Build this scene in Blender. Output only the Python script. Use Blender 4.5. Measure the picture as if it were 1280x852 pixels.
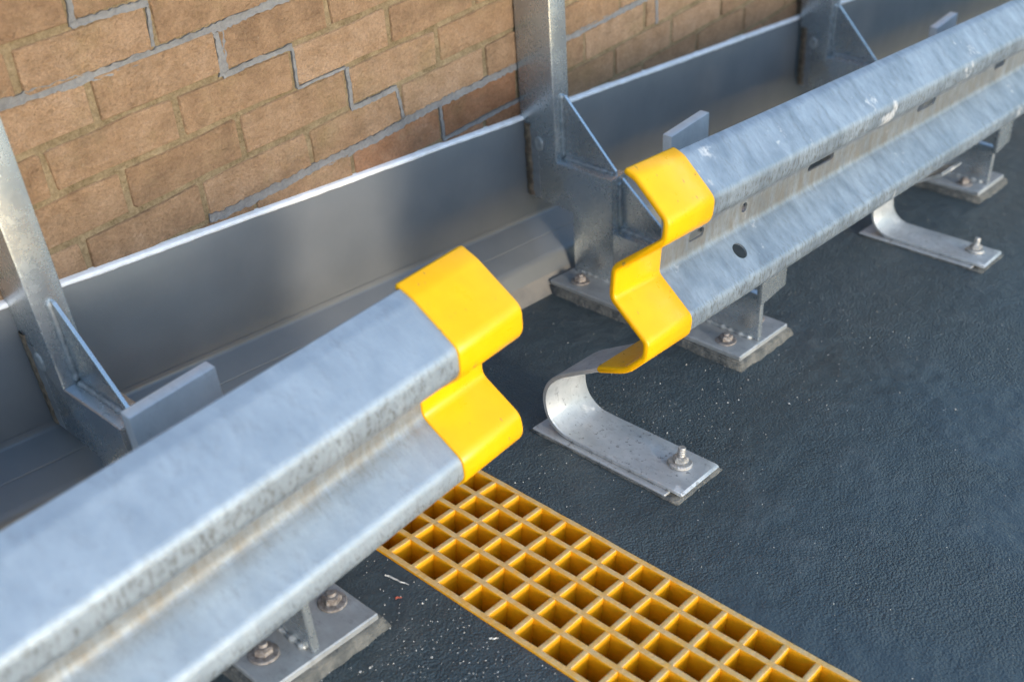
import bpy, bmesh, math, random
from mathutils import Vector, Matrix, noise
random.seed(7)
S = bpy.context.scene
COL = S.collection
for o in list(bpy.data.objects):
    bpy.data.objects.remove(o)

# ------------------------------------------------------------------ camera
cd = bpy.data.cameras.new('camera')
cam = bpy.data.objects.new('camera', cd)
COL.objects.link(cam)
CR = ((0.65419, -0.753571, -0.064548), (0.478129, 0.345923, 0.807298), (-0.586027, -0.558989, 0.586603))
cam.matrix_world = Matrix.Translation((-0.83214, -1.46697, 0.88054)) @ Matrix(CR).transposed().to_4x4()
cd.sensor_width = 36.0
cd.lens = 38.859
cd.clip_start = 0.02
cd.clip_end = 500
cd.dof.use_dof = True
cd.dof.focus_distance = 1.80
cd.dof.aperture_fstop = 3.0
S.camera = cam

# ------------------------------------------------------------------ light
SUN_EL = math.radians(12.5)
SUN_AZ = math.radians(190)          # clockwise from +Y: the sun stands low behind the camera
wd = bpy.data.worlds.new('World')
S.world = wd
wd.use_nodes = True
nt = wd.node_tree
bg = nt.nodes['Background']
sky = nt.nodes.new('ShaderNodeTexSky')
sky.sky_type = 'NISHITA'
sky.sun_disc = False
sky.sun_elevation = SUN_EL
sky.sun_rotation = SUN_AZ
sky.air_density = 1.0
sky.dust_density = 0.6
sky.ozone_density = 2.0
nt.links.new(sky.outputs[0], bg.inputs[0])
bg.inputs[1].default_value = 0.15
sl = bpy.data.lights.new('sun', 'SUN')
sl.energy = 0.62
sl.angle = math.radians(10)
sl.color = (1.0, 0.91, 0.80)
sun = bpy.data.objects.new('sun', sl)
COL.objects.link(sun)
sd = Vector((math.sin(SUN_AZ) * math.cos(SUN_EL), math.cos(SUN_AZ) * math.cos(SUN_EL), math.sin(SUN_EL)))
sun.rotation_euler = sd.to_track_quat('Z', 'Y').to_euler()
S.view_settings.view_transform = 'Standard'
S.view_settings.look = 'None'
S.view_settings.exposure = 1.98
S.view_settings.gamma = 1.0
S.render.engine = 'CYCLES'

# ------------------------------------------------------------------ helpers
SL = 0.1446                          # fall of the ramp
Z0 = -0.362


def fz(x):
    return Z0 - SL * x


def link(name, me, mat, parent=None, loc=None):
    o = bpy.data.objects.new(name, me)
    COL.objects.link(o)
    if mat is not None and me is not None and not me.materials:
        me.materials.append(mat)
    if parent is not None:
        o.parent = parent
    if loc is not None:
        o.location = loc
    return o


def empty(name, loc=(0, 0, 0)):
    o = bpy.data.objects.new(name, None)
    COL.objects.link(o)
    o.location = loc
    o.empty_display_size = 0.05
    return o


def tag(o, label=None, cat=None, group=None, kind=None):
    if label:
        o['label'] = label
    if cat:
        o['category'] = cat
    if group:
        o['group'] = group
    if kind:
        o['kind'] = kind
    return o


def mesh_of(bm, name='m', smooth=False, recalc=True):
    if recalc:
        bmesh.ops.recalc_face_normals(bm, faces=bm.faces)
    me = bpy.data.meshes.new(name)
    bm.to_mesh(me)
    bm.free()
    if smooth:
        for p in me.polygons:
            p.use_smooth = True
    return me


def smooth_by_angle(me, ang=35):
    bm = bmesh.new()
    bm.from_mesh(me)
    for f in bm.faces:
        f.smooth = True
    c = math.radians(ang)
    for e in bm.edges:
        if len(e.link_faces) == 2 and e.calc_face_angle(0) > c:
            e.smooth = False
    bm.to_mesh(me)
    bm.free()
    return me


def box_bm(x0, x1, y0, y1, z0, z1, bevel=0.0, seg=2):
    bm = bmesh.new()
    bmesh.ops.create_cube(bm, size=1)
    for v in bm.verts:
        v.co = Vector(((x0 + x1) / 2 + v.co.x * (x1 - x0), (y0 + y1) / 2 + v.co.y * (y1 - y0), (z0 + z1) / 2 + v.co.z * (z1 - z0)))
    if bevel:
        bmesh.ops.bevel(bm, geom=list(bm.edges), offset=bevel, segments=seg, profile=0.6, affect='EDGES')
    return bm


def extrude_yz(poly, x0, x1, bevel=0.0, seg=2):
    """closed polygon of (y, z) extruded along x"""
    bm = bmesh.new()
    a = [bm.verts.new((x0, y, z)) for y, z in poly]
    b = [bm.verts.new((x1, y, z)) for y, z in poly]
    bm.faces.new(a)
    bm.faces.new(b[::-1])
    n = len(poly)
    for i in range(n):
        bm.faces.new((a[i], b[i], b[(i + 1) % n], a[(i + 1) % n]))
    bmesh.ops.recalc_face_normals(bm, faces=bm.faces)
    if bevel:
        bmesh.ops.bevel(bm, geom=list(bm.edges), offset=bevel, segments=seg, profile=0.6, affect='EDGES')
    return bm


def ramp_shear(bm):
    for v in bm.verts:
        v.co.z -= SL * v.co.x
    return bm


def round_poly(pts, r, n=6):
    """open polyline with rounded corners"""
    P = [Vector(p) for p in pts]
    rr = r if isinstance(r, (list, tuple)) else [r] * len(P)
    out = [P[0]]
    for i in range(1, len(P) - 1):
        a, b, c = P[i - 1], P[i], P[i + 1]
        u = (a - b).normalized()
        w = (c - b).normalized()
        ang = u.angle(w)
        t = min(rr[i] / math.tan(ang / 2), (a - b).length * 0.48, (c - b).length * 0.48)
        p0, p1 = b + u * t, b + w * t
        for k in range(n + 1):
            s = k / n
            out.append(p0 * (1 - s) ** 2 + b * 2 * s * (1 - s) + p1 * s * s)
    out.append(P[-1])
    return out


def normals2(pl):
    N = []
    for i in range(len(pl)):
        a = pl[max(i - 1, 0)]
        b = pl[min(i + 1, len(pl) - 1)]
        t = (b - a).normalized()
        N.append(Vector((-t.y, t.x)))
    return N


def thick_loop(pl, h, ends=3):
    """closed loop round a polyline, half thickness h, half-round ends"""
    N = normals2(pl)
    L = [p + n * h for p, n in zip(pl, N)]
    Rr = [p - n * h for p, n in zip(pl, N)]
    loop = list(L)
    t = (pl[-1] - pl[-2]).normalized()
    for k in range(1, ends):
        a = math.pi * k / ends
        loop.append(pl[-1] + N[-1] * h * math.cos(a) + t * h * math.sin(a))
    loop += Rr[::-1]
    t = (pl[0] - pl[1]).normalized()
    for k in range(1, ends):
        a = math.pi * k / ends
        loop.append(pl[0] - N[0] * h * math.cos(a) + t * h * math.sin(a))
    return loop


def sweep_x(loops):
    """list of (x, closed 2d loop (u, v)) -> capped tube; u goes to -y, v to z"""
    bm = bmesh.new()
    rings = []
    for x, lp in loops:
        rings.append([bm.verts.new((x, -p[0], p[1])) for p in lp])
    n = len(rings[0])
    for a, b in zip(rings, rings[1:]):
        for i in range(n):
            bm.faces.new((a[i], a[(i + 1) % n], b[(i + 1) % n], b[i]))
    bm.faces.new(rings[0])
    bm.faces.new(rings[-1][::-1])
    return bm


def lathe(prof, seg=20, sides_jit=0):
    """profile of (r, z) turned round z"""
    bm = bmesh.new()
    rings = []
    for r, z in prof:
        if r < 1e-6:
            rings.append([bm.verts.new((0, 0, z))])
        else:
            rings.append([bm.verts.new((r * math.cos(2 * math.pi * k / seg), r * math.sin(2 * math.pi * k / seg), z)) for k in range(seg)])
    for a, b in zip(rings, rings[1:]):
        if len(a) == 1 and len(b) == 1:
            continue
        for k in range(seg):
            k2 = (k + 1) % seg
            if len(a) == 1:
                bm.faces.new((a[0], b[k], b[k2]))
            elif len(b) == 1:
                bm.faces.new((a[k], a[k2], b[0]))
            else:
                bm.faces.new((a[k], a[k2], b[k2], b[k]))
    return bm


def lumpy_bead(p0, p1, r, step=0.006, amp=0.35, seg=7, seed=0):
    """weld or mastic bead: a tube with ripples"""
    p0, p1 = Vector(p0), Vector(p1)
    L = (p1 - p0).length
    n = max(3, int(L / step))
    t = (p1 - p0).normalized()
    a = t.orthogonal().normalized()
    b = t.cross(a)
    bm = bmesh.new()
    rings = []
    rnd = random.Random(seed)
    for i in range(n + 1):
        c = p0 + (p1 - p0) * i / n
        rad = r * (1 + amp * rnd.uniform(-1, 1)) * (0.35 if i in (0, n) else 1)
        rings.append([bm.verts.new(c + a * rad * math.cos(2 * math.pi * k / seg) + b * rad * math.sin(2 * math.pi * k / seg)) for k in range(seg)])
    for u, w in zip(rings, rings[1:]):
        for k in range(seg):
            bm.faces.new((u[k], u[(k + 1) % seg], w[(k + 1) % seg], w[k]))
    bm.faces.new(rings[0])
    bm.faces.new(rings[-1])
    return bm


# ------------------------------------------------------------------ materials
def mat(name, build):
    m = bpy.data.materials.new(name)
    m.use_nodes = True
    t = m.node_tree
    b = t.nodes['Principled BSDF']
    build(t, b)
    return m


def nd(t, kind, **kw):
    n = t.nodes.new(kind)
    for k, v in kw.items():
        setattr(n, k, v)
    return n


def coords(t, kind='Object', scale=None):
    tc = nd(t, 'ShaderNodeTexCoord')
    out = tc.outputs[kind]
    if scale:
        mp = nd(t, 'ShaderNodeMapping')
        mp.inputs['Scale'].default_value = scale
        t.links.new(out, mp.inputs[0])
        out = mp.outputs[0]
    return out


def geo_pos(t, scale=None):
    g = nd(t, 'ShaderNodeNewGeometry')
    out = g.outputs['Position']
    if scale:
        mp = nd(t, 'ShaderNodeMapping')
        mp.inputs['Scale'].default_value = scale
        t.links.new(out, mp.inputs[0])
        out = mp.outputs[0]
    return out


def tex_noise(t, vec, scale, detail=4, rough=0.55):
    n = nd(t, 'ShaderNodeTexNoise')
    n.inputs['Scale'].default_value = scale
    n.inputs['Detail'].default_value = detail
    n.inputs['Roughness'].default_value = rough
    t.links.new(vec, n.inputs['Vector'])
    return n.outputs['Fac']


def ramp(t, fac, stops):
    r = nd(t, 'ShaderNodeValToRGB')
    el = r.color_ramp.elements
    while len(el) > len(stops):
        el.remove(el[-1])
    while len(el) < len(stops):
        el.new(1)
    for e, (p, c) in zip(el, stops):
        e.position = p
        e.color = (*c, 1) if len(c) == 3 else c
    t.links.new(fac, r.inputs[0])
    return r.outputs[0]


def g3(v):
    return (v, v, v)


def mix(t, fac, a, b, kind='MIX'):
    n = nd(t, 'ShaderNodeMix', data_type='RGBA', blend_type=kind)
    for s, v in ((n.inputs[0], fac), (n.inputs[6], a), (n.inputs[7], b)):
        if isinstance(v, (int, float)):
            s.default_value = v
        elif isinstance(v, tuple):
            s.default_value = (*v, 1)
        else:
            t.links.new(v, s)
    return n.outputs[2]


def math_n(t, op, a, b=None):
    n = nd(t, 'ShaderNodeMath', operation=op)
    for s, v in zip(n.inputs, (a, b)):
        if v is None:
            continue
        if isinstance(v, (int, float)):
            s.default_value = v
        else:
            t.links.new(v, s)
    return n.outputs[0]


def bump(t, b, h, strength, dist, prev=None):
    n = nd(t, 'ShaderNodeBump')
    n.inputs['Strength'].default_value = strength
    n.inputs['Distance'].default_value = dist
    t.links.new(h, n.inputs['Height'])
    if prev is not None:
        t.links.new(prev, n.inputs['Normal'])
    t.links.new(n.outputs[0], b.inputs['Normal'])
    return n.outputs[0]


def setc(t, b, c):
    if isinstance(c, tuple):
        b.inputs['Base Color'].default_value = (*c, 1)
    else:
        t.links.new(c, b.inputs['Base Color'])


def setr(t, b, r):
    if isinstance(r, (int, float)):
        b.inputs['Roughness'].default_value = r
    else:
        t.links.new(r, b.inputs['Roughness'])


def m_galv(lo, hi, streak=(3.0, 26.0, 26.0), dirt=0.5, metal=0.85, rough=(0.36, 0.6), white=0.62, rail=0.0, specks=False, relief=0.25, stretch=11.0):
    def f(t, b):
        v = coords(t)
        vs = coords(t, scale=(stretch, 5.0, 5.0))
        n1 = tex_noise(t, v, 11, 7, 0.68)
        n2 = tex_noise(t, vs, 3.2, 5, 0.6)
        n3 = tex_noise(t, v, 130, 3, 0.6)
        s = math_n(t, 'ADD', math_n(t, 'MULTIPLY', n1, 0.55), math_n(t, 'MULTIPLY', n2, 0.45))
        c = ramp(t, s, [(0.36, lo), (0.5, tuple((a + q) / 2 for a, q in zip(lo, hi))), (0.64, hi)])
        # white rust blooms and grime
        bl = ramp(t, tex_noise(t, v, 9, 5, 0.7), [(white, g3(0)), (white + 0.06, g3(1))])
        c = mix(t, math_n(t, 'MULTIPLY', bl, 0.55), c, (0.62, 0.60, 0.57))
        gr = ramp(t, tex_noise(t, vs, 6.5, 6, 0.75), [(0.53, g3(0)), (0.72, g3(1))])
        c = mix(t, math_n(t, 'MULTIPLY', gr, dirt), c, (0.13, 0.125, 0.115))
        if specks:
            sp_ = ramp(t, tex_noise(t, v, 95, 4, 0.7), [(0.60, g3(0)), (0.64, g3(1))])
            c = mix(t, math_n(t, 'MULTIPLY', sp_, 0.55), c, (0.08, 0.075, 0.07))
        if rail:
            # grime speckle held along the two crests and in the valley
            sp = nd(t, 'ShaderNodeSeparateXYZ')
            t.links.new(v, sp.inputs[0])
            sk = ramp(t, tex_noise(t, coords(t, scale=(3.0, 1.2, 1.2)), 60, 5, 0.8), [(0.50, g3(0)), (0.60, g3(1))])
            band = ramp(t, math_n(t, 'MULTIPLY', sp.outputs[2], -2.5), [(0.12, g3(0)), (0.17, g3(0.85)), (0.27, g3(0.8)), (0.40, g3(0.5)), (0.50, g3(0.40)), (0.55, g3(0)), (0.60, g3(0)), (0.66, g3(0.85)), (0.8, g3(0.9))])
            c = mix(t, math_n(t, 'MULTIPLY', math_n(t, 'MULTIPLY', sk, band), rail), c, (0.12, 0.118, 0.11))
            brn = ramp(t, math_n(t, 'MULTIPLY', sp.outputs[2], -2.5), [(0.36, g3(0)), (0.42, g3(1)), (0.49, g3(1)), (0.53, g3(0))])
            bn = ramp(t, tex_noise(t, coords(t, scale=(4.0, 1, 1)), 12, 5, 0.7), [(0.35, g3(0.25)), (0.65, g3(0.85))])
            c = mix(t, math_n(t, 'MULTIPLY', brn, bn), c, (0.20, 0.178, 0.145))
        setc(t, b, c)
        mt = math_n(t, 'SUBTRACT', metal, math_n(t, 'MULTIPLY', bl, 0.5))
        t.links.new(mt, b.inputs['Metallic'])
        r = ramp(t, math_n(t, 'ADD', math_n(t, 'MULTIPLY', n1, 0.6), math_n(t, 'MULTIPLY', n3, 0.4)), [(0.35, g3(rough[0])), (0.65, g3(rough[1]))])
        setr(t, b, r)
        bump(t, b, math_n(t, 'ADD', n3, math_n(t, 'MULTIPLY', n1, 1.5)), relief, 0.0012)
    return f


def m_yellow(t, b):
    v = coords(t)
    n = tex_noise(t, v, 20, 5, 0.6)
    c = ramp(t, n, [(0.35, (0.78, 0.37, 0.0003)), (0.65, (0.82, 0.405, 0.0006))])
    sc = ramp(t, tex_noise(t, coords(t, scale=(1, 1.6, 1.6)), 38, 6, 0.8), [(0.70, g3(0)), (0.75, g3(1))])
    c = mix(t, math_n(t, 'MULTIPLY', sc, 0.35), c, (0.62, 0.50, 0.30))
    nick = ramp(t, tex_noise(t, coords(t, scale=(1, 0.5, 0.5)), 120, 3, 0.6), [(0.68, g3(0)), (0.71, g3(1))])
    c = mix(t, math_n(t, 'MULTIPLY', nick, 0.7), c, (0.22, 0.16, 0.06))
    setc(t, b, c)
    setr(t, b, ramp(t, tex_noise(t, v, 60, 4, 0.6), [(0.3, g3(0.26)), (0.7, g3(0.42))]))
    b.inputs['Specular IOR Level'].default_value = 0.35
    b.inputs['Coat Weight'].default_value = 0.0
    b.inputs['Coat Roughness'].default_value = 0.2
    bump(t, b, tex_noise(t, v, 22, 3, 0.5), 0.12, 0.004)


def m_grate(t, b):
    p = geo_pos(t)
    g = nd(t, 'ShaderNodeNewGeometry')
    sx = nd(t, 'ShaderNodeSeparateXYZ')
    t.links.new(g.outputs['True Normal'], sx.inputs[0])
    n = tex_noise(t, p, 40, 5, 0.6)
    c = ramp(t, n, [(0.35, (0.70, 0.295, 0.0008)), (0.65, (0.82, 0.36, 0.001))])
    # the walked-on tops are worn and dusty
    top = math_n(t, 'GREATER_THAN', sx.outputs[2], 0.8)
    w = ramp(t, tex_noise(t, p, 55, 5, 0.7), [(0.36, g3(0.35)), (0.6, g3(1))])
    c = mix(t, math_n(t, 'MULTIPLY', math_n(t, 'MULTIPLY', top, w), 0.85), c, (0.66, 0.46, 0.22))
    setc(t, b, c)
    setr(t, b, 0.5)
    bump(t, b, tex_noise(t, p, 160, 3, 0.6), 0.4, 0.002)


def m_floor(t, b):
    p = geo_pos(t)
    big = tex_noise(t, p, 2.2, 5, 0.6)
    mid = tex_noise(t, p, 16, 5, 0.65)
    fine = tex_noise(t, p, 260, 3, 0.6)
    vo = nd(t, 'ShaderNodeTexVoronoi', feature='F1')
    vo.inputs['Scale'].default_value = 330
    t.links.new(p, vo.inputs['Vector'])
    s = math_n(t, 'ADD', math_n(t, 'MULTIPLY', big, 0.6), math_n(t, 'MULTIPLY', mid, 0.4))
    c = ramp(t, s, [(0.38, (0.039, 0.053, 0.057)), (0.52, (0.046, 0.061, 0.064)), (0.66, (0.056, 0.071, 0.073))])
    # light dust lying in the texture
    du = ramp(t, tex_noise(t, p, 7.0, 7, 0.75), [(0.52, g3(0)), (0.75, g3(1))])
    c = mix(t, math_n(t, 'MULTIPLY', du, 0.22), c, (0.20, 0.19, 0.17))
    setc(t, b, c)
    setr(t, b, ramp(t, s, [(0.38, g3(0.36)), (0.64, g3(0.54))]))
    vo2 = nd(t, 'ShaderNodeTexVoronoi', feature='SMOOTH_F1')
    vo2.inputs['Scale'].default_value = 210
    vo2.inputs['Smoothness'].default_value = 0.6
    t.links.new(p, vo2.inputs['Vector'])
    # grain is coarse and stony in places, drowned in the coating elsewhere
    gm = ramp(t, tex_noise(t, p, 3.1, 3, 0.5), [(0.38, g3(0.25)), (0.62, g3(1))])
    h = math_n(t, 'MULTIPLY', math_n(t, 'ADD', math_n(t, 'MULTIPLY', vo.outputs['Distance'], -0.8), math_n(t, 'MULTIPLY', vo2.outputs['Distance'], -0.9)), gm)
    n0 = bump(t, b, h, 0.8, 0.0030)
    n1 = bump(t, b, tex_noise(t, p, 28, 2, 0.4), 0.40, 0.010, n0)
    bump(t, b, tex_noise(t, p, 7, 2, 0.4), 0.3, 0.02, n1)


def m_membrane(t, b):
    p = geo_pos(t)
    n = tex_noise(t, p, 5, 5, 0.6)
    setc(t, b, ramp(t, n, [(0.35, (0.125, 0.130, 0.130)), (0.65, (0.155, 0.158, 0.155))]))
    setr(t, b, ramp(t, tex_noise(t, p, 25, 4, 0.6), [(0.3, g3(0.30)), (0.7, g3(0.34))]))
    n0 = bump(t, b, tex_noise(t, p, 9, 3, 0.5), 0.25, 0.006)
    bump(t, b, tex_noise(t, p, 130, 2, 0.5), 0.12, 0.001, n0)


def m_brick(cols):
    def f(t, b):
        p = geo_pos(t)
        oi = nd(t, 'ShaderNodeObjectInfo')
        n1 = tex_noise(t, p, 22, 6, 0.7)
        n2 = tex_noise(t, p, 150, 4, 0.7)
        s = math_n(t, 'ADD', math_n(t, 'MULTIPLY', n1, 0.78), math_n(t, 'MULTIPLY', oi.outputs['Random'], 0.22))
        c = ramp(t, s, [(0.30, cols[0]), (0.5, cols[1]), (0.70, cols[2])])
        pit = ramp(t, tex_noise(t, p, 95, 5, 0.8), [(0.58, g3(0)), (0.70, g3(1))])
        c = mix(t, math_n(t, 'MULTIPLY', pit, 0.55), c, (0.085, 0.06, 0.035))
        pale = ramp(t, tex_noise(t, p, 48, 5, 0.8), [(0.64, g3(0)), (0.72, g3(1))])
        c = mix(t, math_n(t, 'MULTIPLY', pale, 0.35), c, (0.50, 0.42, 0.33))
        alg = ramp(t, tex_noise(t, p, 6, 6, 0.7), [(0.52, g3(0)), (0.72, g3(1))])
        c = mix(t, math_n(t, 'MULTIPLY', alg, 0.30), c, (0.20, 0.165, 0.07))
        spk = ramp(t, tex_noise(t, p, 190, 3, 0.8), [(0.34, g3(0.55)), (0.50, g3(1.0)), (0.66, g3(1.35))])
        c = mix(t, 0.42, c, spk, 'MULTIPLY')
        soot = ramp(t, tex_noise(t, geo_pos(t, (1.0, 1.0, 2.2)), 9, 7, 0.75), [(0.50, g3(0)), (0.70, g3(1))])
        c = mix(t, math_n(t, 'MULTIPLY', soot, 0.5), c, (0.10, 0.068, 0.042))
        setc(t, b, c)
        setr(t, b, 0.92)
        b.inputs['Specular IOR Level'].default_value = 0.2
        n0 = bump(t, b, n2, 1.0, 0.005)
        bump(t, b, tex_noise(t, p, 45, 6, 0.75), 0.9, 0.009, n0)
    return f


def m_mortar(lo, hi, sc=210, amt=0.9):
    def f(t, b):
        p = geo_pos(t)
        n1 = tex_noise(t, p, 14, 5, 0.7)
        n2 = tex_noise(t, p, sc, 4, 0.75)
        s = math_n(t, 'ADD', math_n(t, 'MULTIPLY', n1, 0.5), math_n(t, 'MULTIPLY', n2, 0.5))
        setc(t, b, ramp(t, s, [(0.38, lo), (0.62, hi)]))
        setr(t, b, 0.95)
        b.inputs['Specular IOR Level'].default_value = 0.15
        bump(t, b, n2, amt, 0.004)
    return f


def m_plain(c0, c1, sc, rough, metal=0.0, bmp=0.3, bd=0.002):
    def f(t, b):
        v = geo_pos(t)
        n = tex_noise(t, v, sc, 5, 0.65)
        setc(t, b, ramp(t, n, [(0.38, c0), (0.62, c1)]))
        setr(t, b, rough)
        b.inputs['Metallic'].default_value = metal
        bump(t, b, tex_noise(t, v, sc * 3, 3, 0.6), bmp, bd)
    return f


M = {}
M['rail'] = mat('galvanised_rail', m_galv((0.27, 0.315, 0.355), (0.365, 0.415, 0.455), dirt=0.26, metal=0.60, rough=(0.50, 0.64), white=0.64, rail=0.8))
M['rail_old'] = mat('mottled_galvanised_rail', m_galv((0.165, 0.20, 0.235), (0.33, 0.38, 0.425), dirt=0.40, metal=0.62, rough=(0.46, 0.62), white=0.625, rail=1.0, stretch=14.0))
M['steel'] = mat('galvanised_bracket', m_galv((0.40, 0.43, 0.44), (0.52, 0.55, 0.555), dirt=0.16, metal=0.78, rough=(0.22, 0.31), white=0.70, relief=0.07))
M['strap'] = mat('weathered_zinc', m_galv((0.38, 0.39, 0.39), (0.53, 0.535, 0.53), dirt=0.50, metal=0.5, rough=(0.42, 0.60), white=0.58, specks=True))
M['plate'] = mat('dull_base_plate', m_galv((0.27, 0.275, 0.27), (0.43, 0.435, 0.43), dirt=0.55, metal=0.45, rough=(0.45, 0.62), white=0.62))
M['zinc'] = mat('sunlit_zinc_plate', m_galv((0.60, 0.61, 0.59), (0.74, 0.74, 0.71), dirt=0.2, metal=0.35, rough=(0.42, 0.58), white=0.60))  # backing plate stands in rail shadow; sunlight is painted in as lighter zinc
M['edge'] = mat('bright_zinc_edge', m_plain((0.40, 0.42, 0.45), (0.60, 0.62, 0.64), 60, 0.35, 0.8))
M['weld'] = mat('weld_zinc', m_plain((0.28, 0.29, 0.28), (0.46, 0.46, 0.44), 90, 0.5, 0.5, 0.8))
M['yellow'] = mat('yellow_sleeve', m_yellow)
M['grate'] = mat('yellow_grating', m_grate)
M['floor'] = mat('floor_coating', m_floor)
M['membrane'] = mat('grey_membrane', m_membrane)
M['warmmem'] = mat('warm_dusty_membrane', m_plain((0.13, 0.122, 0.112), (0.18, 0.165, 0.145), 14, 0.42, 0, 0.2, 0.003))  # warm reflected light put into the brown, along with some dust
M['brick'] = mat('buff_brick', m_brick(((0.20, 0.122, 0.070), (0.275, 0.175, 0.103), (0.345, 0.232, 0.148))))
M['redbrick'] = mat('red_brown_brick', m_brick(((0.19, 0.092, 0.046), (0.26, 0.138, 0.076), (0.31, 0.185, 0.115))))
M['mortar'] = mat('sandy_mortar', m_mortar((0.11, 0.080, 0.042), (0.27, 0.205, 0.125)))
M['pointing'] = mat('grey_pointing', m_mortar((0.125, 0.123, 0.121), (0.20, 0.197, 0.193), 120, 0.7))
M['white'] = mat('white_sealant', m_plain((0.74, 0.72, 0.69), (0.86, 0.85, 0.84), 45, 0.55))
M['dark'] = mat('drain_concrete', m_plain((0.05, 0.045, 0.035), (0.09, 0.08, 0.065), 30, 0.9))
M['grout'] = mat('bedding_grout', m_plain((0.055, 0.058, 0.056), (0.13, 0.125, 0.11), 40, 0.9, 0, 1.0, 0.004))
M['rust'] = mat('rusty_bolt', m_plain((0.17, 0.135, 0.115), (0.36, 0.325, 0.295), 160, 0.6, 0.35, 0.8))
M['bolt'] = mat('zinc_bolt', m_plain((0.32, 0.30, 0.27), (0.52, 0.50, 0.47), 140, 0.5, 0.6, 0.6))
M['mastic'] = mat('brown_mastic', m_plain((0.09, 0.06, 0.035), (0.21, 0.15, 0.095), 70, 0.6, 0, 0.8, 0.004))
M['smear'] = mat('pale_smear', m_plain((0.20, 0.20, 0.195), (0.27, 0.265, 0.255), 40, 0.5, 0.3))
M['grit'] = mat('pale_grit', m_plain((0.22, 0.21, 0.19), (0.62, 0.60, 0.56), 300, 0.9))
M['chip'] = mat('white_chip', m_plain((0.48, 0.45, 0.40), (0.66, 0.63, 0.58), 200, 0.8))
M['redchip'] = mat('red_chip', m_plain((0.25, 0.05, 0.03), (0.35, 0.09, 0.06), 200, 0.8))

# ------------------------------------------------------------------ floor with its drain slot
P_ = 0.0492                       # mesh of the grating, measured along the fall
CX = 1 / math.hypot(1, SL)
GX0, GY0 = -0.1312, -0.5043
J0, J1 = -6, 26
NX = 5
BW = 0.0108
gx_a, gx_b = GX0 - BW / 2 - 0.001, GX0 + NX * P_ * CX + BW / 2 + 0.001
gy_b, gy_a = GY0 - J0 * P_ + BW / 2 + 0.001, GY0 - J1 * P_ - BW / 2 - 0.001


def floor_z(x):
    if x < -5:
        return fz(-5)
    if x > 7:
        return fz(7)
    return fz(x)


bm = bmesh.new()
xs = [-60, -5, gx_a, gx_b, 7, 60]
ys = [-60, gy_a, gy_b, 0.06]
V = {(i, j): bm.verts.new((x, y, floor_z(x))) for i, x in enumerate(xs) for j, y in enumerate(ys)}
for i in range(len(xs) - 1):
    for j in range(len(ys) - 1):
        if i == 2 and j == 1:
            continue
        bm.faces.new((V[i, j], V[i + 1, j], V[i + 1, j + 1], V[i, j + 1]))
floor = link('floor', mesh_of(bm), M['floor'])
if floor.data.polygons[0].normal.z < 0:
    floor.data.flip_normals()
tag(floor, kind='structure')
# drain channel under the slot: four sides and a bed
bm = bmesh.new()
D = 0.16
c = [(gx_a, gy_a), (gx_b, gy_a), (gx_b, gy_b), (gx_a, gy_b)]
tv = [bm.verts.new((x, y, fz(x) - 0.0015)) for x, y in c]
bv = [bm.verts.new((x, y, fz(x) - D)) for x, y in c]
for i in range(4):
    bm.faces.new((tv[i], tv[(i + 1) % 4], bv[(i + 1) % 4], bv[i]))
bm.faces.new(bv)
link('drain_channel', mesh_of(bm), M['dark'], floor)

# ------------------------------------------------------------------ brick wall
wall = empty('brick_wall', (0, 0, fz(0)))
tag(wall, 'buff brick wall with patchy grey repointing behind the steel brackets', 'brick wall')
WOFF = -fz(0)                      # children are laid out in world heights
link('wall_core', mesh_of(box_bm(-7, 8, 0.0030, 0.3, -1.6, 0.676)), M['mortar'], wall, (0, 0, WOFF))


def brick_mesh(k, L=0.213, Hh=0.0655):
    rnd = random.Random(100 + k)
    bm = bmesh.new()
    # outline, clockwise, a little uneven, corners clipped
    out = []
    cc = [rnd.uniform(0.0008, 0.004) for _ in range(4)]
    x0, x1, z0, z1 = -L / 2, L / 2, -Hh / 2, Hh / 2

    def j(a=0.0020):
        return rnd.uniform(-a, a)
    out += [(x0 + cc[0], z0 + j()), (x0 * 0.3, z0 + j()), (x1 * 0.35, z0 + j()), (x1 - cc[1], z0 + j())]
    out += [(x1 + j(), z0 + cc[1]), (x1 + j(), z1 - cc[2])]
    out += [(x1 - cc[2], z1 + j()), (x1 * 0.3, z1 + j()), (x0 * 0.35, z1 + j()), (x0 + cc[3], z1 + j())]
    out += [(x0 + j(), z1 - cc[3]), (x0 + j(), z0 + cc[0])]
    n = len(out)
    face_y = rnd.uniform(-0.0012, 0.0006)
    a = [bm.verts.new((x, 0.03, z)) for x, z in out]
    b = [bm.verts.new((x, face_y + 0.0022, z)) for x, z in out]
    d = [bm.verts.new((x * 0.985, face_y + j(0.0005), z * 0.955)) for x, z in out]
    for i in range(n):
        k2 = (i + 1) % n
        bm.faces.new((a[i], a[k2], b[k2], b[i]))
        bm.faces.new((b[i], b[k2], d[k2], d[i]))
    bm.faces.new(d)
    return mesh_of(bm, 'brick')


BR = [brick_mesh(k) for k in range(8)]
BRR = [m.copy() for m in BR]
for m in BR:
    m.materials.append(M['brick'])
for m in BRR:
    m.materials.append(M['redbrick'])


def top_of_upstand(x):
    return -0.010 - 0.1325 * x


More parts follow.
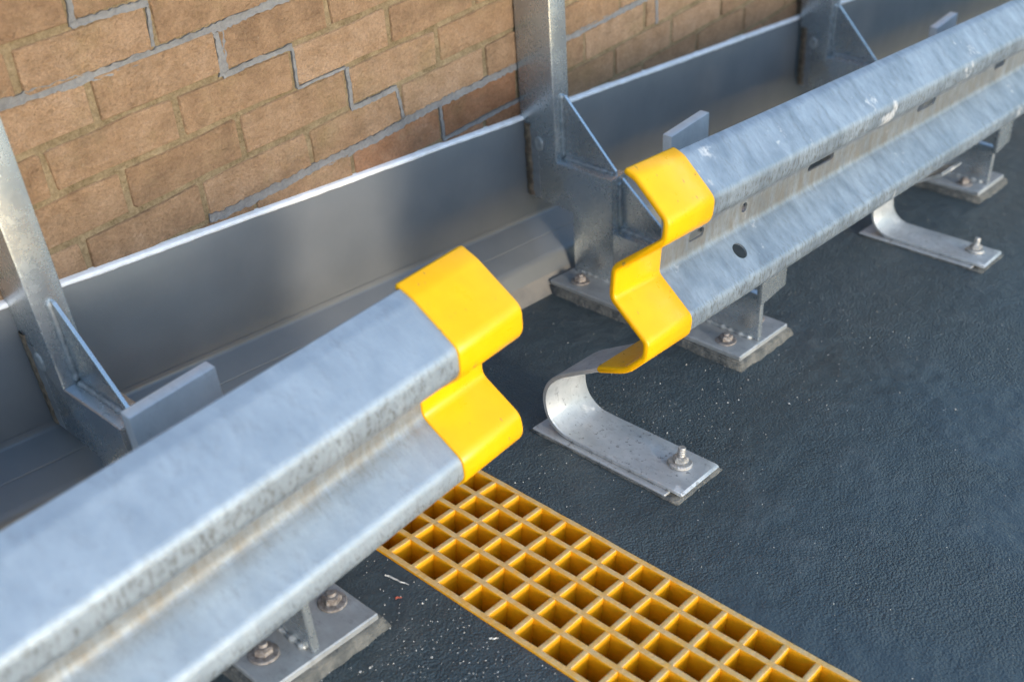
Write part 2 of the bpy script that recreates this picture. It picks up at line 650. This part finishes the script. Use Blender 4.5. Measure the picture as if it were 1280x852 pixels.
CZ = 0.075
measured = {4: [-0.225, -0.006], 3: [-0.127, 0.098, 0.321], 2: [-0.225, 0.0, 0.230, 0.452], 1: [-0.117, 0.102, 0.340, 0.568],
            0: [-0.210, 0.007, 0.236, 0.458, 0.692], -1: [0.100, 0.322, 0.556, 0.785], 5: [-0.122, 0.108]}
rest_bm = bmesh.new()
rnd = random.Random(5)
nb = 0
for row in range(-14, 9):
    base = 0.0 if row % 2 == 0 else -0.1125
    known = measured.get(row, [])
    j = []
    if known:
        j = list(known)
        while j[0] > -6.2:
            j.insert(0, j[0] - 0.225 + rnd.uniform(-0.004, 0.004))
        while j[-1] < 7.2:
            j.append(j[-1] + 0.225 + rnd.uniform(-0.004, 0.004))
    else:
        x = base - 28 * 0.225
        while x < 7.3:
            j.append(x + rnd.uniform(-0.006, 0.006))
            x += 0.225
    for a, b in zip(j, j[1:]):
        xc, zc = (a + b) / 2, row * CZ + CZ / 2
        if zc + 0.033 < top_of_upstand(b) - 0.01 or zc > 0.67:
            continue
        L = b - a - rnd.uniform(0.009, 0.013)
        near = -0.75 < xc < 2.35 and row <= 6
        red = row < 0 and rnd.random() < 0.85 and xc < 0.85 or row < -2 and rnd.random() < 0.4
        k = rnd.randrange(8)
        rot = math.radians(rnd.uniform(-0.35, 0.35))
        dz = rnd.uniform(-0.0015, 0.0015)
        dy = rnd.uniform(-0.001, 0.001)
        if near:
            o = link('brick', (BRR if red else BR)[k], None, wall, (xc, dy, zc + dz + WOFF))
            o.rotation_euler = (rnd.uniform(-.01, .01), rot, rnd.choice((0, 0)) + rnd.uniform(-.004, .004))
            o.scale = (L / 0.213, 1, rnd.uniform(0.965, 1.01))
            nb += 1
        else:
            n0 = len(rest_bm.verts)
            rest_bm.from_mesh(BR[k])
            rest_bm.verts.ensure_lookup_table()
            for v in rest_bm.verts[n0:]:
                v.co = Vector((v.co.x * L / 0.213 + xc, v.co.y + dy, v.co.z + zc + dz))
cop = box_bm(-7.02, 8.02, -0.045, 0.34, 0.679, 0.745, 0.006, 2)
link('coping', mesh_of(cop), M['grout'], wall, (0, 0, WOFF))
rest = link('outer_brickwork', mesh_of(rest_bm, recalc=False), M['brick'], wall, (0, 0, WOFF))
tag(rest, kind='stuff')


def ribbon(name, pts, w, mt, parent, y=-0.0008, thick=0.008, jit=0.30, step=0.005, seed=1, off=0.0):
    """strip of pointing mortar following (x, z) points on the wall, ragged edges, slightly hollow"""
    rnd = random.Random(seed)
    P = [Vector(p) for p in pts]
    samp = []
    for a, b in zip(P, P[1:]):
        n = max(1, int((b - a).length / step))
        for i in range(n):
            samp.append(a + (b - a) * i / n)
    samp.append(P[-1])
    N = normals2(samp)
    bm = bmesh.new()
    rows = []
    wa = wb = w / 2
    for s, n in zip(samp, N):
        wa += rnd.uniform(-1, 1) * w * jit * 0.5 + (w / 2 - wa) * 0.7
        wb += rnd.uniform(-1, 1) * w * jit * 0.5 + (w / 2 - wb) * 0.7
        yy = y + rnd.uniform(-0.0004, 0.0004)
        r = []
        for f, dy in ((-wa, thick), (-wa, 0), (-wa * 0.4, 0.0008), (wb * 0.4, 0.0009), (wb, 0), (wb, thick)):
            q = s + n * f
            r.append(bm.verts.new((q.x, yy + dy, q.y + off)))
        rows.append(r)
    for a, b in zip(rows, rows[1:]):
        for k in range(5):
            bm.faces.new((a[k], a[k + 1], b[k + 1], b[k]))
    bm.faces.new(rows[0])
    bm.faces.new(rows[-1])
    return link(name, mesh_of(bm), mt, parent)


point = [  # (x, z) path, width
    ([(-0.30, 0.305), (-0.23, 0.305), (-0.122, 0.298), (-0.022, 0.296), (0.023, 0.2965), (0.106, 0.298), (0.196, 0.302), (0.26, 0.304), (0.5, 0.302)], 0.0140),
    ([(0.008, 0.003), (0.018, 0.002), (0.093, -0.001), (0.228, 0.001), (0.336, -0.002), (0.403, -0.003), (0.478, 0.002), (0.587, 0.002), (0.674, -0.001), (0.81, 0.0)], 0.0150),
    ([(-0.114, 0.44), (-0.118, 0.414), (-0.123, 0.372)], 0.009),
    ([(-0.126, 0.3735), (-0.076, 0.3735), (-0.002, 0.370)], 0.0095),
    ([(-0.004, 0.368), (-0.012, 0.306)], 0.0055),
    ([(0.103, 0.291), (0.096, 0.222)], 0.0165),
    ([(0.094, 0.2225), (0.152, 0.225), (0.236, 0.223)], 0.0095),
    ([(0.2345, 0.220), (0.2315, 0.152)], 0.006),
    ([(0.231, 0.1515), (0.28, 0.152), (0.341, 0.1505)], 0.0055),
    ([(0.343, 0.149), (0.341, 0.073)], 0.0085),
    ([(0.338, 0.0735), (0.397, 0.073), (0.452, 0.0735)], 0.010),
    ([(0.450, 0.070), (0.458, 0.010)], 0.007),
    ([(0.556, -0.006), (0.557, -0.071)], 0.0075),
    ([(0.555, -0.0745), (0.661, -0.0755), (0.80, -0.077)], 0.009),
    ([(0.80, 0.0), (0.939, 0.0015), (1.052, 0.002), (1.30, 0.001)], 0.013),
    ([(1.286, 0.0), (1.288, -0.072)], 0.010),
]
for i, (p, w) in enumerate(point):
    o = ribbon('pointing_strip', p, w, M['pointing'], wall, seed=i, y=-0.0014)
    o.location = (0, 0, WOFF)

# ------------------------------------------------------------------ grey upstand with cove and sealant
up = empty('wall_upstand', (0, 0, fz(0)))
tag(up, 'smooth dark grey upstand with rounded cove along the foot of the brick wall', 'upstand')
ux = [-5 + 0.25 * i for i in range(49)]


def strip_along(prof, name, mt, thick_back=0.0):
    """profile of (y, height above floor or absolute fn) swept along the wall following the ramp"""
    bm = bmesh.new()
    rings = []
    for x in ux:
        rings.append([bm.verts.new((x, p[0], (p[1](x) if callable(p[1]) else fz(x) + p[1]) + WOFF)) for p in prof])
    for a, b in zip(rings, rings[1:]):
        for k in range(len(prof) - 1):
            bm.faces.new((a[k], b[k], b[k + 1], a[k + 1]))
    me = mesh_of(bm, recalc=False)
    return link(name, me, mt, up)


strip_along([(0.004, lambda x: top_of_upstand(x) - 0.004), (-0.0105, lambda x: top_of_upstand(x) - 0.004), (-0.012, lambda x: top_of_upstand(x) - 0.006),
             (-0.012, 0.115)], 'upstand_face', M['membrane'])
cp = round_poly([(-0.0135, 0.132), (-0.0145, 0.121), (-0.060, 0.0955)], [0, 0.012, 0], 6)
strip_along([(p.x, p.y) for p in cp] + [(-0.0615, 0.0935)], 'cove_top', M['membrane'])
smooth_by_angle(up.children[-1].data, 40)
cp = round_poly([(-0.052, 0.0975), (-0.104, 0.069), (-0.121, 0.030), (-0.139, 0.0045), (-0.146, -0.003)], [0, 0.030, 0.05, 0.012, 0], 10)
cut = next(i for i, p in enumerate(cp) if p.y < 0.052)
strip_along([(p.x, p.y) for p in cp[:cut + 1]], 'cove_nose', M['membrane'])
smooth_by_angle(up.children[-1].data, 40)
strip_along([(p.x, p.y) for p in cp[cut:]], 'cove_foot', M['warmmem'])
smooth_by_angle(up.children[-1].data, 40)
# white sealant bead on the upper edge, hand-run
bm = bmesh.new()
rnd = random.Random(3)
rows = []
x = -4.0
wz = 0.008
while x < 5.0:
    wz += rnd.uniform(-1, 1) * 0.0010 + (0.0075 - wz) * 0.2
    z = top_of_upstand(x) + WOFF
    yy = -0.0135
    rows.append([bm.verts.new(q) for q in ((x, 0.003, z + 0.0030), (x, -0.009, z + 0.0030), (x, yy, z + 0.001), (x, yy, z - wz * 0.5), (x, yy + 0.0015, z - wz * 0.72), (x, -0.010, z - wz * 0.75))])
    x += 0.012
for a, b in zip(rows, rows[1:]):
    for k in range(5):
        bm.faces.new((a[k], b[k], b[k + 1], a[k + 1]))
link('sealant_bead', mesh_of(bm, recalc=False, smooth=True), M['white'], up)

# ------------------------------------------------------------------ bolts
def hexnut(r, h):
    bm = bmesh.new()
    bmesh.ops.create_cone(bm, cap_ends=True, segments=6, radius1=r, radius2=r, depth=h)
    for v in bm.verts:
        v.co.z += h / 2
    bmesh.ops.bevel(bm, geom=[e for e in bm.edges if abs(e.verts[0].co.z - e.verts[1].co.z) < 1e-6], offset=h * 0.14, segments=2, affect='EDGES')
    return mesh_of(bm, 'nut')


ME_W = mesh_of(lathe([(0, 0), (0.021, 0), (0.021, 0.003), (0.0195, 0.004), (0, 0.004)], 24), 'washer')
ME_N = hexnut(0.0135, 0.011)
ME_S = smooth_by_angle(mesh_of(lathe([(0, 0), (0.0072, 0), (0.0072, 0.009), (0.0064, 0.0105), (0.0072, 0.012), (0.0064, 0.0135), (0.0072, 0.015), (0.0064, 0.0165), (0.0072, 0.018), (0.0064, 0.0195), (0.0068, 0.021), (0.0058, 0.0225), (0, 0.0225)], 14), 'stud'), 50)
BOLT_PARTS = {}


def make_bolt(parent, loc, mt, tilt=(0, 0, 0), long=1.0):
    key = mt.name
    if key not in BOLT_PARTS:
        ms = [m.copy() for m in (ME_S, ME_W, ME_N)]
        for m in ms:
            m.materials.append(mt)
        BOLT_PARTS[key] = ms
    s, w, n = BOLT_PARTS[key]
    b = link('bolt', s, None, parent, loc)
    b.rotation_euler = (tilt[0], math.atan(SL) + tilt[1], tilt[2])
    b.scale = (1, 1, long)
    link('washer', w, None, b)
    q = link('nut', n, None, b, (0, 0, 0.004))
    q.scale = (1, 1, 1 / long)
    return b


def copy_tree(o, parent=None):
    c = o.copy()
    COL.objects.link(c)
    c.parent = parent
    for ch in list(o.children):
        copy_tree(ch, c)
    return c


# ------------------------------------------------------------------ brackets
def make_bracket(dz=0.0, ptop=0.437):
    r = empty('wall_bracket')
    poly = [(-0.004, 1.05), (-0.097, 1.05), (-0.097, 0.28 - dz), (-0.245, 0.28 - dz), (-0.245, 0.0285), (-0.138, 0.0285), (-0.138, 0.172 - dz), (-0.016, 0.178 - dz), (-0.016, 0.352 - dz), (-0.004, 0.352 - dz)]
    me = smooth_by_angle(mesh_of(extrude_yz(poly, 0, 0.051, 0.0035, 2)), 30)
    link('post', me, M['steel'], r)
    # low arm: boxed behind, a single plate in front
    link('arm', smooth_by_angle(mesh_of(extrude_yz([(-0.2445, 0.0285), (-0.2445, 0.156 - dz), (-0.40, 0.150 - dz), (-0.40, 0.0285)], 0.0006, 0.0505, 0.003, 2)), 30), M['steel'], r)
    link('arm_plate', smooth_by_angle(mesh_of(extrude_yz([(-0.399, 0.0285), (-0.399, 0.150 - dz), (-0.588, 0.139), (-0.604, 0.134), (-0.604, 0.0285)], 0.0006, 0.0126, 0.002, 1)), 30), M['steel'], r)
    gx = 0.029
    link('gusset', mesh_of(extrude_yz([(-0.096, 0.424 - dz), (-0.096, 0.279 - dz), (-0.236, 0.279 - dz), (-0.236, 0.287 - dz), (-0.106, 0.424 - dz)], gx - 0.003, gx + 0.003, 0.0008, 1)), M['steel'], r)
    link('gusset', mesh_of(extrude_yz([(-0.244, 0.277 - dz), (-0.244, 0.150 - dz), (-0.389, 0.148 - dz), (-0.389, 0.158 - dz), (-0.252, 0.277 - dz)], gx - 0.003, gx + 0.003, 0.0008, 1)), M['steel'], r)
    for i, (a, b) in enumerate([((-0.0985, 0.425), (-0.0985, 0.283)), ((-0.100, 0.2818), (-0.232, 0.2818)), ((-0.2465, 0.268), (-0.2465, 0.160)), ((-0.248, 0.157), (-0.385, 0.152))]):
        link('weld_bead', mesh_of(lumpy_bead((gx - 0.005, a[0], a[1] - dz), (gx - 0.005, b[0], b[1] - dz), 0.0042, seed=i), smooth=True), M['weld'], r)
    link('weld_bead', mesh_of(lumpy_bead((-0.001, -0.145, 0.0305), (-0.001, -0.59, 0.0305), 0.004, seed=9, amp=0.5), smooth=True), M['weld'], r)
    # upright plate behind the rail and the bearing tab under it
    pl = link('backing_plate', smooth_by_angle(mesh_of(box_bm(-0.034, 0.094, -0.0105, 0.0105, 0, ptop - 0.150 + dz, 0.0025, 2)), 30), M['zinc'], r, (0, -0.4005, 0.150 - dz))
    link('fixing_plate', smooth_by_angle(mesh_of(box_bm(-0.02, 0.075, -0.012, 0, 0, 0.21, 0.004, 2)), 30), M['steel'], r, (0, -0.603, 0.128))
    link('spacer_tube', smooth_by_angle(mesh_of(box_bm(0.0, 0.05, -0.594, -0.411, 0.23 - dz, 0.29 - dz, 0.005, 2)), 30), M['steel'], r)
    # base plate on bedding grout, following the ramp
    link('base_plate', mesh_of(ramp_shear(box_bm(-0.078, 0.108, -0.610, -0.131, 0.0165, 0.0285, 0.0018, 1))), M['plate'], r)
    bm = box_bm(-0.083, 0.114, -0.617, -0.125, -0.004, 0.016, 0.0, 1)
    bmesh.ops.subdivide_edges(bm, edges=list(bm.edges), cuts=14, use_grid_fill=True)
    for v in bm.verts:
        if v.co.z < 0.012:
            k = 1 - (v.co.z + 0.004) / 0.02
            q = noise.noise(v.co * 38)
            v.co.x += (0.006 * k * (1 + q)) * (1 if v.co.x > 0.1 else -1 if v.co.x < -0.07 else 0)
            v.co.y += (0.006 * k * (1 + q)) * (1 if v.co.y > -0.13 else -1 if v.co.y < -0.6 else 0)
    link('grout_pad', mesh_of(ramp_shear(bm), smooth=True), M['grout'], r)
    for x, y, mt in ((-0.043, -0.556, M['rust']), (0.080, -0.548, M['rust']), (-0.040, -0.185, M['rust']), (0.080, -0.185, M['rust'])):
        make_bolt(r, (x, y, 0.0285 - SL * x), mt, (random.uniform(-.05, .05), random.uniform(-.05, .05), random.uniform(0, 1)), random.uniform(0.78, 0.98))
    # mastic smeared up the back edge of the post
    rb = random.Random(4)
    bm = bmesh.new()
    rows = []
    for i in range(23):
        z = 0.183 - dz + i * 0.0077
        a, b = -0.015 + rb.uniform(-.002, .002), -0.030 + rb.uniform(-.003, .002)
        q = -0.0014 + rb.uniform(-.0008, .0003)
        rows.append([bm.verts.new(c) for c in ((0.002, a + 0.004, z), (q, a, z), (q - 0.0012, (a + b) / 2, z), (q + 0.0002, b, z), (0.002, b - 0.001, z))])
    for a, b in zip(rows, rows[1:]):
        for k in range(4):
            bm.faces.new((a[k], a[k + 1], b[k + 1], b[k]))
    link('mastic_smear', mesh_of(bm, smooth=True), M['mastic'], r)
    bm = bmesh.new()
    rows = []
    for i in range(20):
        z = 0.182 - dz + i * 0.0083
        b = -0.050 + 0.004 * noise.noise(Vector((0, 0, z * 30)))
        rows.append([bm.verts.new(c) for c in ((0.001, -0.030, z), (-0.0007, -0.0302, z), (-0.0007, b, z), (0.001, b - 0.001, z))])
    for a, b in zip(rows, rows[1:]):
        for k in range(3):
            bm.faces.new((a[k], a[k + 1], b[k + 1], b[k]))
    link('sealer_smear', mesh_of(bm), M['smear'], r)
    bm = lathe([(0, 0.0028), (0.006, 0.0022), (0.008, 0.0035), (0.0115, 0.0022), (0.013, -0.001)], 16)
    o = link('plug_weld', mesh_of(bm, smooth=True), M['weld'], r, (0.0, -0.052, 0.312 - dz))
    o.rotation_euler = (0, -math.pi / 2, 0)
    o.scale = (1.35, 1, 1)
    return r


BX = [0.782, -0.350, 1.972]
br0 = make_bracket()
brs = [br0, make_bracket(0.05, 0.368), copy_tree(br0)]
blabels = ['stepped galvanised steel bracket right of the gap, behind the yellow-ended right rail',
           'stepped galvanised steel bracket at the left edge, behind the left rail',
           'blurred stepped galvanised steel bracket farthest right, behind the right rail']
for r, x, lb in zip(brs, BX, blabels):
    r.location = (x, 0, fz(x))
    tag(r, lb, 'wall bracket', 'wall brackets carrying the guard rails')
brs[2].location.y = -0.012
for ch in brs[1].children:
    if ch.name.startswith('backing_plate'):
        ch.location.x = -0.016
    if ch.name.startswith('fixing_plate'):
        ch.location.y = -0.566
    if ch.name.startswith('spacer_tube'):
        ch.scale.y = 0.95
        ch.location.y = -0.004

# ------------------------------------------------------------------ guard rails
def rail_frame(o, d):
    d = Vector(d).normalized()
    e1 = Vector((d.y, -d.x, 0)).normalized()      # outwards
    e2 = e1.cross(d)
    if e2.z < 0:
        e2 = -e2
    # local x along the rail, local y inwards, local z up the section
    m = Matrix((d, -e1, e2)).transposed().to_4x4()
    return Matrix.Translation(o) @ m


def make_rail(name, pts, rad, origin, d, x0, x1, slots, cap0, cap1, mt):
    root = empty(name)
    root.matrix_world = rail_frame(origin, d)
    pl = round_poly(pts, rad, 7)
    loop = thick_loop(pl, 0.0019, 2)
    n = max(2, int(abs(x1 - x0) / 0.25))
    me = mesh_of(sweep_x([(x0 + (x1 - x0) * i / n, loop) for i in range(n + 1)]))
    o = link('beam', me, mt, root)
    if slots:
        cb = bmesh.new()
        for (s0, s1, u, v, h, ang) in slots:
            # stadium-shaped cutter across the sheet
            rr = h / 2
            ring = []
            for k in range(20):
                a = 2 * math.pi * k / 20
                cx = (s1 - rr) if math.cos(a) >= 0 else (s0 + rr)
                ring.append((cx + rr * math.cos(a), rr * math.sin(a)))
            nn = Vector((math.cos(ang), math.sin(ang)))      # (u, v) normal of the sheet there
            tt = Vector((-nn.y, nn.x))
            A, B = [], []
            for (sx_, q) in ring:
                p = Vector((u, v)) + tt * q
                for lst, e in ((A, -0.02), (B, 0.02)):
                    w = p + nn * e
                    lst.append(cb.verts.new((sx_, -w.x, w.y)))
            cb.faces.new(A)
            cb.faces.new(B[::-1])
            for k in range(20):
                cb.faces.new((A[k], A[(k + 1) % 20], B[(k + 1) % 20], B[k]))
        cut = link('cutter', mesh_of(cb), None, root)
        md = o.modifiers.new('holes', 'BOOLEAN')
        md.object = cut
        md.operation = 'DIFFERENCE'
        md.solver = 'EXACT'
        bpy.context.view_layer.update()
        dg = bpy.context.evaluated_depsgraph_get()
        nm = bpy.data.meshes.new_from_object(o.evaluated_get(dg))
        o.modifiers.clear()
        o.data = nm
        bpy.data.objects.remove(cut)
    smooth_by_angle(o.data, 38)
    # dipped yellow sleeve over the end
    t0 = (pl[0] - pl[1]).normalized()
    t1 = (pl[-1] - pl[-2]).normalized()
    pe = [pl[0] + t0 * 0.004] + pl[1:-1] + [pl[-1] + t1 * 0.004]
    big, small = thick_loop(pe, 0.0058, 6), thick_loop(pe, 0.0028, 6)
    mid_ = thick_loop(pe, 0.0049, 6)
    s = 1 if cap1 > cap0 else -1
    # cap0 = closed end, cap1 = end on the beam
    me = mesh_of(sweep_x([(cap0, small), (cap0 + s * 0.0012, mid_), (cap0 + s * 0.004, big), (cap0 + s * 0.05, big), (cap1 - s * 0.001, big), (cap1, mid_), (cap1 + s * 0.0004, small)]))
    sl_ = link('end_sleeve', smooth_by_angle(me, 50), M['yellow'], root)
    sl_['label'] = 'bright yellow plastic end sleeve'
    return root


# right rail
RP = [(0.000, -0.002), (0.012, -0.006), (0.0695, -0.0545), (0.0685, -0.0855), (-0.0128, -0.1548), (-0.0129, -0.2045), (0.0560, -0.2570), (0.0553, -0.2830), (0.024, -0.318), (-0.0218, -0.3355)]
RR = [0, 0.04, 0.016, 0.022, 0.022, 0.020, 0.016, 0.022, 0.06, 0]
a2 = math.atan2(0.0688, 0.053)
slots = [(0.200, 0.246, -0.0128, -0.173, 0.017, 0), (0.364, 0.383, -0.0128, -0.172, 0.018, 0), (0.598, 0.700, -0.0128, -0.1645, 0.014, 0),
         (1.083, 1.18, -0.0128, -0.1645, 0.016, 0), (1.53, 1.60, -0.0128, -0.1645, 0.016, 0), (2.0, 2.1, -0.0128, -0.1645, 0.016, 0),
         (0.306, 0.338, 0.0165, -0.2290, 0.030, a2)]
rr = make_rail('guard_rail', RP, RR, (0.3005, -0.6406, 0.1497), (1, 0, -0.137), 0.004, 5.5, slots, -0.002, 0.117, M['rail_old'])
tag(rr, 'right galvanised corrugated guard rail with slots, running up to the top right corner', 'guard rail', 'galvanised guard rails with yellow ends')
# left rail
LP = [(0.000, -0.002), (0.020, -0.010), (0.0900, -0.0560), (0.0912, -0.0935), (0.012, -0.162), (0.0125, -0.197), (0.0798, -0.2390), (0.0845, -0.270), (0.046, -0.303), (0.006, -0.322)]
LR = [0, 0.05, 0.018, 0.026, 0.020, 0.024, 0.020, 0.026, 0.06, 0]
lr = make_rail('guard_rail', LP, LR, (0.0368, -0.5643, 0.1278), (1, 0.02, -0.036), -2.6, -0.004, [], 0.002, -0.120, M['rail'])
tag(lr, 'left galvanised corrugated guard rail in the blurred foreground with its yellow end over the grating', 'guard rail', 'galvanised guard rails with yellow ends')

# ------------------------------------------------------------------ bent straps
def make_strap():
    r = empty('support_strap')
    key = [(-0.80, 0.0105), (-0.757, 0.0105), (-0.62, 0.0105), (-0.545, 0.0105), (-0.508, 0.0145), (-0.482, 0.037), (-0.474, 0.073), (-0.483, 0.108), (-0.508, 0.138), (-0.548, 0.165), (-0.624, 0.212), (-0.66, 0.234)]
    pl = []
    for i in range(1, len(key) - 2):
        a, b, c_, d_ = (Vector(q) for q in key[i - 1:i + 3])
        for k in range(6):
            u = k / 6
            pl.append(0.5 * ((2 * b) + (c_ - a) * u + (2 * a - 5 * b + 4 * c_ - d_) * u * u + (3 * b - a - 3 * c_ + d_) * u ** 3))
    pl.append(Vector(key[-2]))
    loop = thick_loop(pl, 0.0042, 2)
    bm = bmesh.new()
    xs_ = [0, 0.0015, 0.055, 0.1095, 0.111]
    rings = []
    for i, x in enumerate(xs_):
        lp = loop if 0 < i < 4 else thick_loop(pl, 0.0030, 2)
        rings.append([bm.verts.new((x, p.x, p.y)) for p in lp])
    n = len(loop)
    for a, b in zip(rings, rings[1:]):
        for i in range(n):
            bm.faces.new((a[i], a[(i + 1) % n], b[(i + 1) % n], b[i]))
    bm.faces.new(rings[0])
    bm.faces.new(rings[-1][::-1])
    link('strap_plate', smooth_by_angle(mesh_of(ramp_shear(bm)), 40), M['strap'], r)
    bm = box_bm(-0.012, 0.113, -0.735, -0.452, -0.002, 0.0062, 0.0015, 1)
    link('shim_plate', mesh_of(ramp_shear(bm)), M['strap'], r)
    bm = box_bm(-0.016, 0.118, -0.763, -0.449, -0.006, 0.0025, 0, 1)
    bmesh.ops.subdivide_edges(bm, edges=list(bm.edges), cuts=12, use_grid_fill=True)
    for v in bm.verts:
        q = noise.noise(v.co * 45) * 0.003
        if v.co.x < -0.0155 or v.co.x > 0.1175:
            v.co.x += q
        if v.co.y < -0.7625 or v.co.y > -0.4495:
            v.co.y += q
    link('grout_pad', mesh_of(ramp_shear(bm), smooth=True), M['grout'], r)
    make_bolt(r, (0.067, -0.711, 0.0147 - SL * 0.067), M['bolt'], (0.06, 0.03, 0.4), 1.5)
    return r


st = make_strap()
st2 = copy_tree(st)
st.location = (0.278, 0, fz(0.278))
st2.location = (1.483, -0.036, fz(1.483))
tag(st, 'bent zinc support strap bolted to the floor beneath the yellow end of the right rail', 'support strap', 'bent straps holding the right rail')
tag(st2, 'blurred bent support strap farther along, sticking out beneath the middle of the right rail', 'support strap', 'bent straps holding the right rail')

# ------------------------------------------------------------------ grating
gr = empty('floor_grating', (GX0, GY0, fz(GX0)))
tag(gr, 'yellow square-mesh drain grating set flush in the dark floor', 'grating')
gr.rotation_euler = (0, math.atan(SL), 0)     # local x lies along the fall


def bar_mesh(L, w, top, depth, ax, seed):
    """tapered moulded bar with softly rounded, slightly uneven top"""
    rnd = random.Random(seed)
    bm = bmesh.new()
    prof = [(-w * 0.36, -depth), (-w * 0.5, -0.0022), (-w * 0.42, -0.0006), (-w * 0.26, 0), (0, -0.0006), (w * 0.26, 0), (w * 0.42, -0.0006), (w * 0.5, -0.0022), (w * 0.36, -depth)]
    n = max(4, int(L / 0.025))
    rings = []
    for i in range(n + 1):
        s = L * i / n
        dj = rnd.uniform(-0.0004, 0.0004)
        dz = rnd.uniform(-0.0004, 0.0003)
        row = []
        for a, z in prof:
            a2_ = a + dj + rnd.uniform(-0.0003, 0.0003)
            zz = z + top + (dz if z > -0.01 else 0)
            row.append(bm.verts.new((s, a2_, zz) if ax == 'x' else (a2_, s, zz)))
        rings.append(row)
    for a, b in zip(rings, rings[1:]):
        for k in range(len(prof)):
            bm.faces.new((a[k], a[(k + 1) % len(prof)], b[(k + 1) % len(prof)], b[k]))
    bm.faces.new(rings[0])
    bm.faces.new(rings[-1])
    return smooth_by_angle(mesh_of(bm), 50)


LX = NX * P_
LY = (J1 - J0) * P_
cross = [bar_mesh(LX, BW * 0.92, 0.0015, 0.050, 'x', k) for k in range(4)]
for m in cross:
    m.materials.append(M['grate'])
for j in range(J0, J1 + 1):
    link('cross_bar', cross[j % 4], None, gr, (0, -j * P_, 0))
for i in range(NX + 1):
    me = bar_mesh(LY, BW, 0.0024, 0.051, 'y', 40 + i)
    link('long_bar', me, M['grate'], gr, (i * P_, -J1 * P_, 0))

# ------------------------------------------------------------------ litter and grit
rnd = random.Random(11)
bm = bmesh.new()
N = 0
while N < 1300:
    q = rnd.random()
    if q < 0.34:
        x, y = rnd.gauss(-0.22, 0.13), rnd.gauss(-0.70, 0.13)
    elif q < 0.48:
        x, y = rnd.gauss(0.33, 0.25), rnd.gauss(-0.60, 0.14)
    elif q < 0.60:
        x, y = rnd.gauss(0.78, 0.22), rnd.gauss(-0.62, 0.12)
    else:
        x, y = rnd.uniform(-0.6, 2.2), rnd.uniform(-1.5, -0.2)
    if gx_a - 0.003 < x < gx_b + 0.003:
        continue
    s = rnd.uniform(0.0006, 0.0013) * (1.9 if rnd.random() < 0.06 else 1)
    vs = []
    for a in ((1, 0, 0), (-1, 0, 0), (0, 1, 0), (0, -1, 0), (0, 0, 1), (0, 0, -0.6)):
        k = s * rnd.uniform(0.6, 1.3)
        vs.append(bm.verts.new((x + a[0] * k, y + a[1] * k, fz(x) + s * 0.5 + a[2] * k)))
    for a, b, c_ in ((0, 2, 4), (2, 1, 4), (1, 3, 4), (3, 0, 4), (2, 0, 5), (1, 2, 5), (3, 1, 5), (0, 3, 5)):
        bm.faces.new((vs[a], vs[b], vs[c_]))
    N += 1
gt = link('grit', mesh_of(bm), M['grit'])
tag(gt, 'pale grains of grit scattered over the dark floor', 'grit', kind='stuff')


def splinter(name, p0, p1, w, mt, label, cat, sd_):
    p0, p1 = Vector(p0), Vector(p1)
    rnd = random.Random(sd_)
    bm = bmesh.new()
    rings = []
    t = (p1 - p0).normalized()
    s = Vector((-t.y, t.x, 0))
    for i in range(7):
        f = i / 6
        c_ = p0 + (p1 - p0) * f + s * rnd.uniform(-0.3, 0.3) * w
        z = fz(c_.x)
        ww = w * (1.0 - 0.85 * f) * (0.6 if i == 0 else 1) * rnd.uniform(0.8, 1.2)
        rings.append([bm.verts.new((c_.x + s.x * a * ww, c_.y + s.y * a * ww, z + h * w + 0.0008 + f * 0.002)) for a, h in ((-0.5, 0), (0, 0.45), (0.5, 0.05), (0, -0.1))])
    for a, b in zip(rings, rings[1:]):
        for k in range(4):
            bm.faces.new((a[k], a[(k + 1) % 4], b[(k + 1) % 4], b[k]))
    bm.faces.new(rings[0])
    bm.faces.new(rings[-1])
    o = link(name, mesh_of(bm), mt)
    return tag(o, label, cat)


splinter('wood_splinter', (-0.166, -0.538, 0), (-0.160, -0.580, 0), 0.0045, M['chip'], 'thin pale splinter lying beside the left edge of the yellow grating', 'splinter', 1)
splinter('paint_flake', (-0.190, -0.583, 0), (-0.184, -0.592, 0), 0.005, M['redchip'], 'tiny red flake on the floor near the pale splinter', 'flake', 2)
splinter('pale_chip', (-0.157, -0.735, 0), (-0.151, -0.746, 0), 0.004, M['chip'], 'small pale chip on the floor at the bottom beside the grating', 'chip', 3)
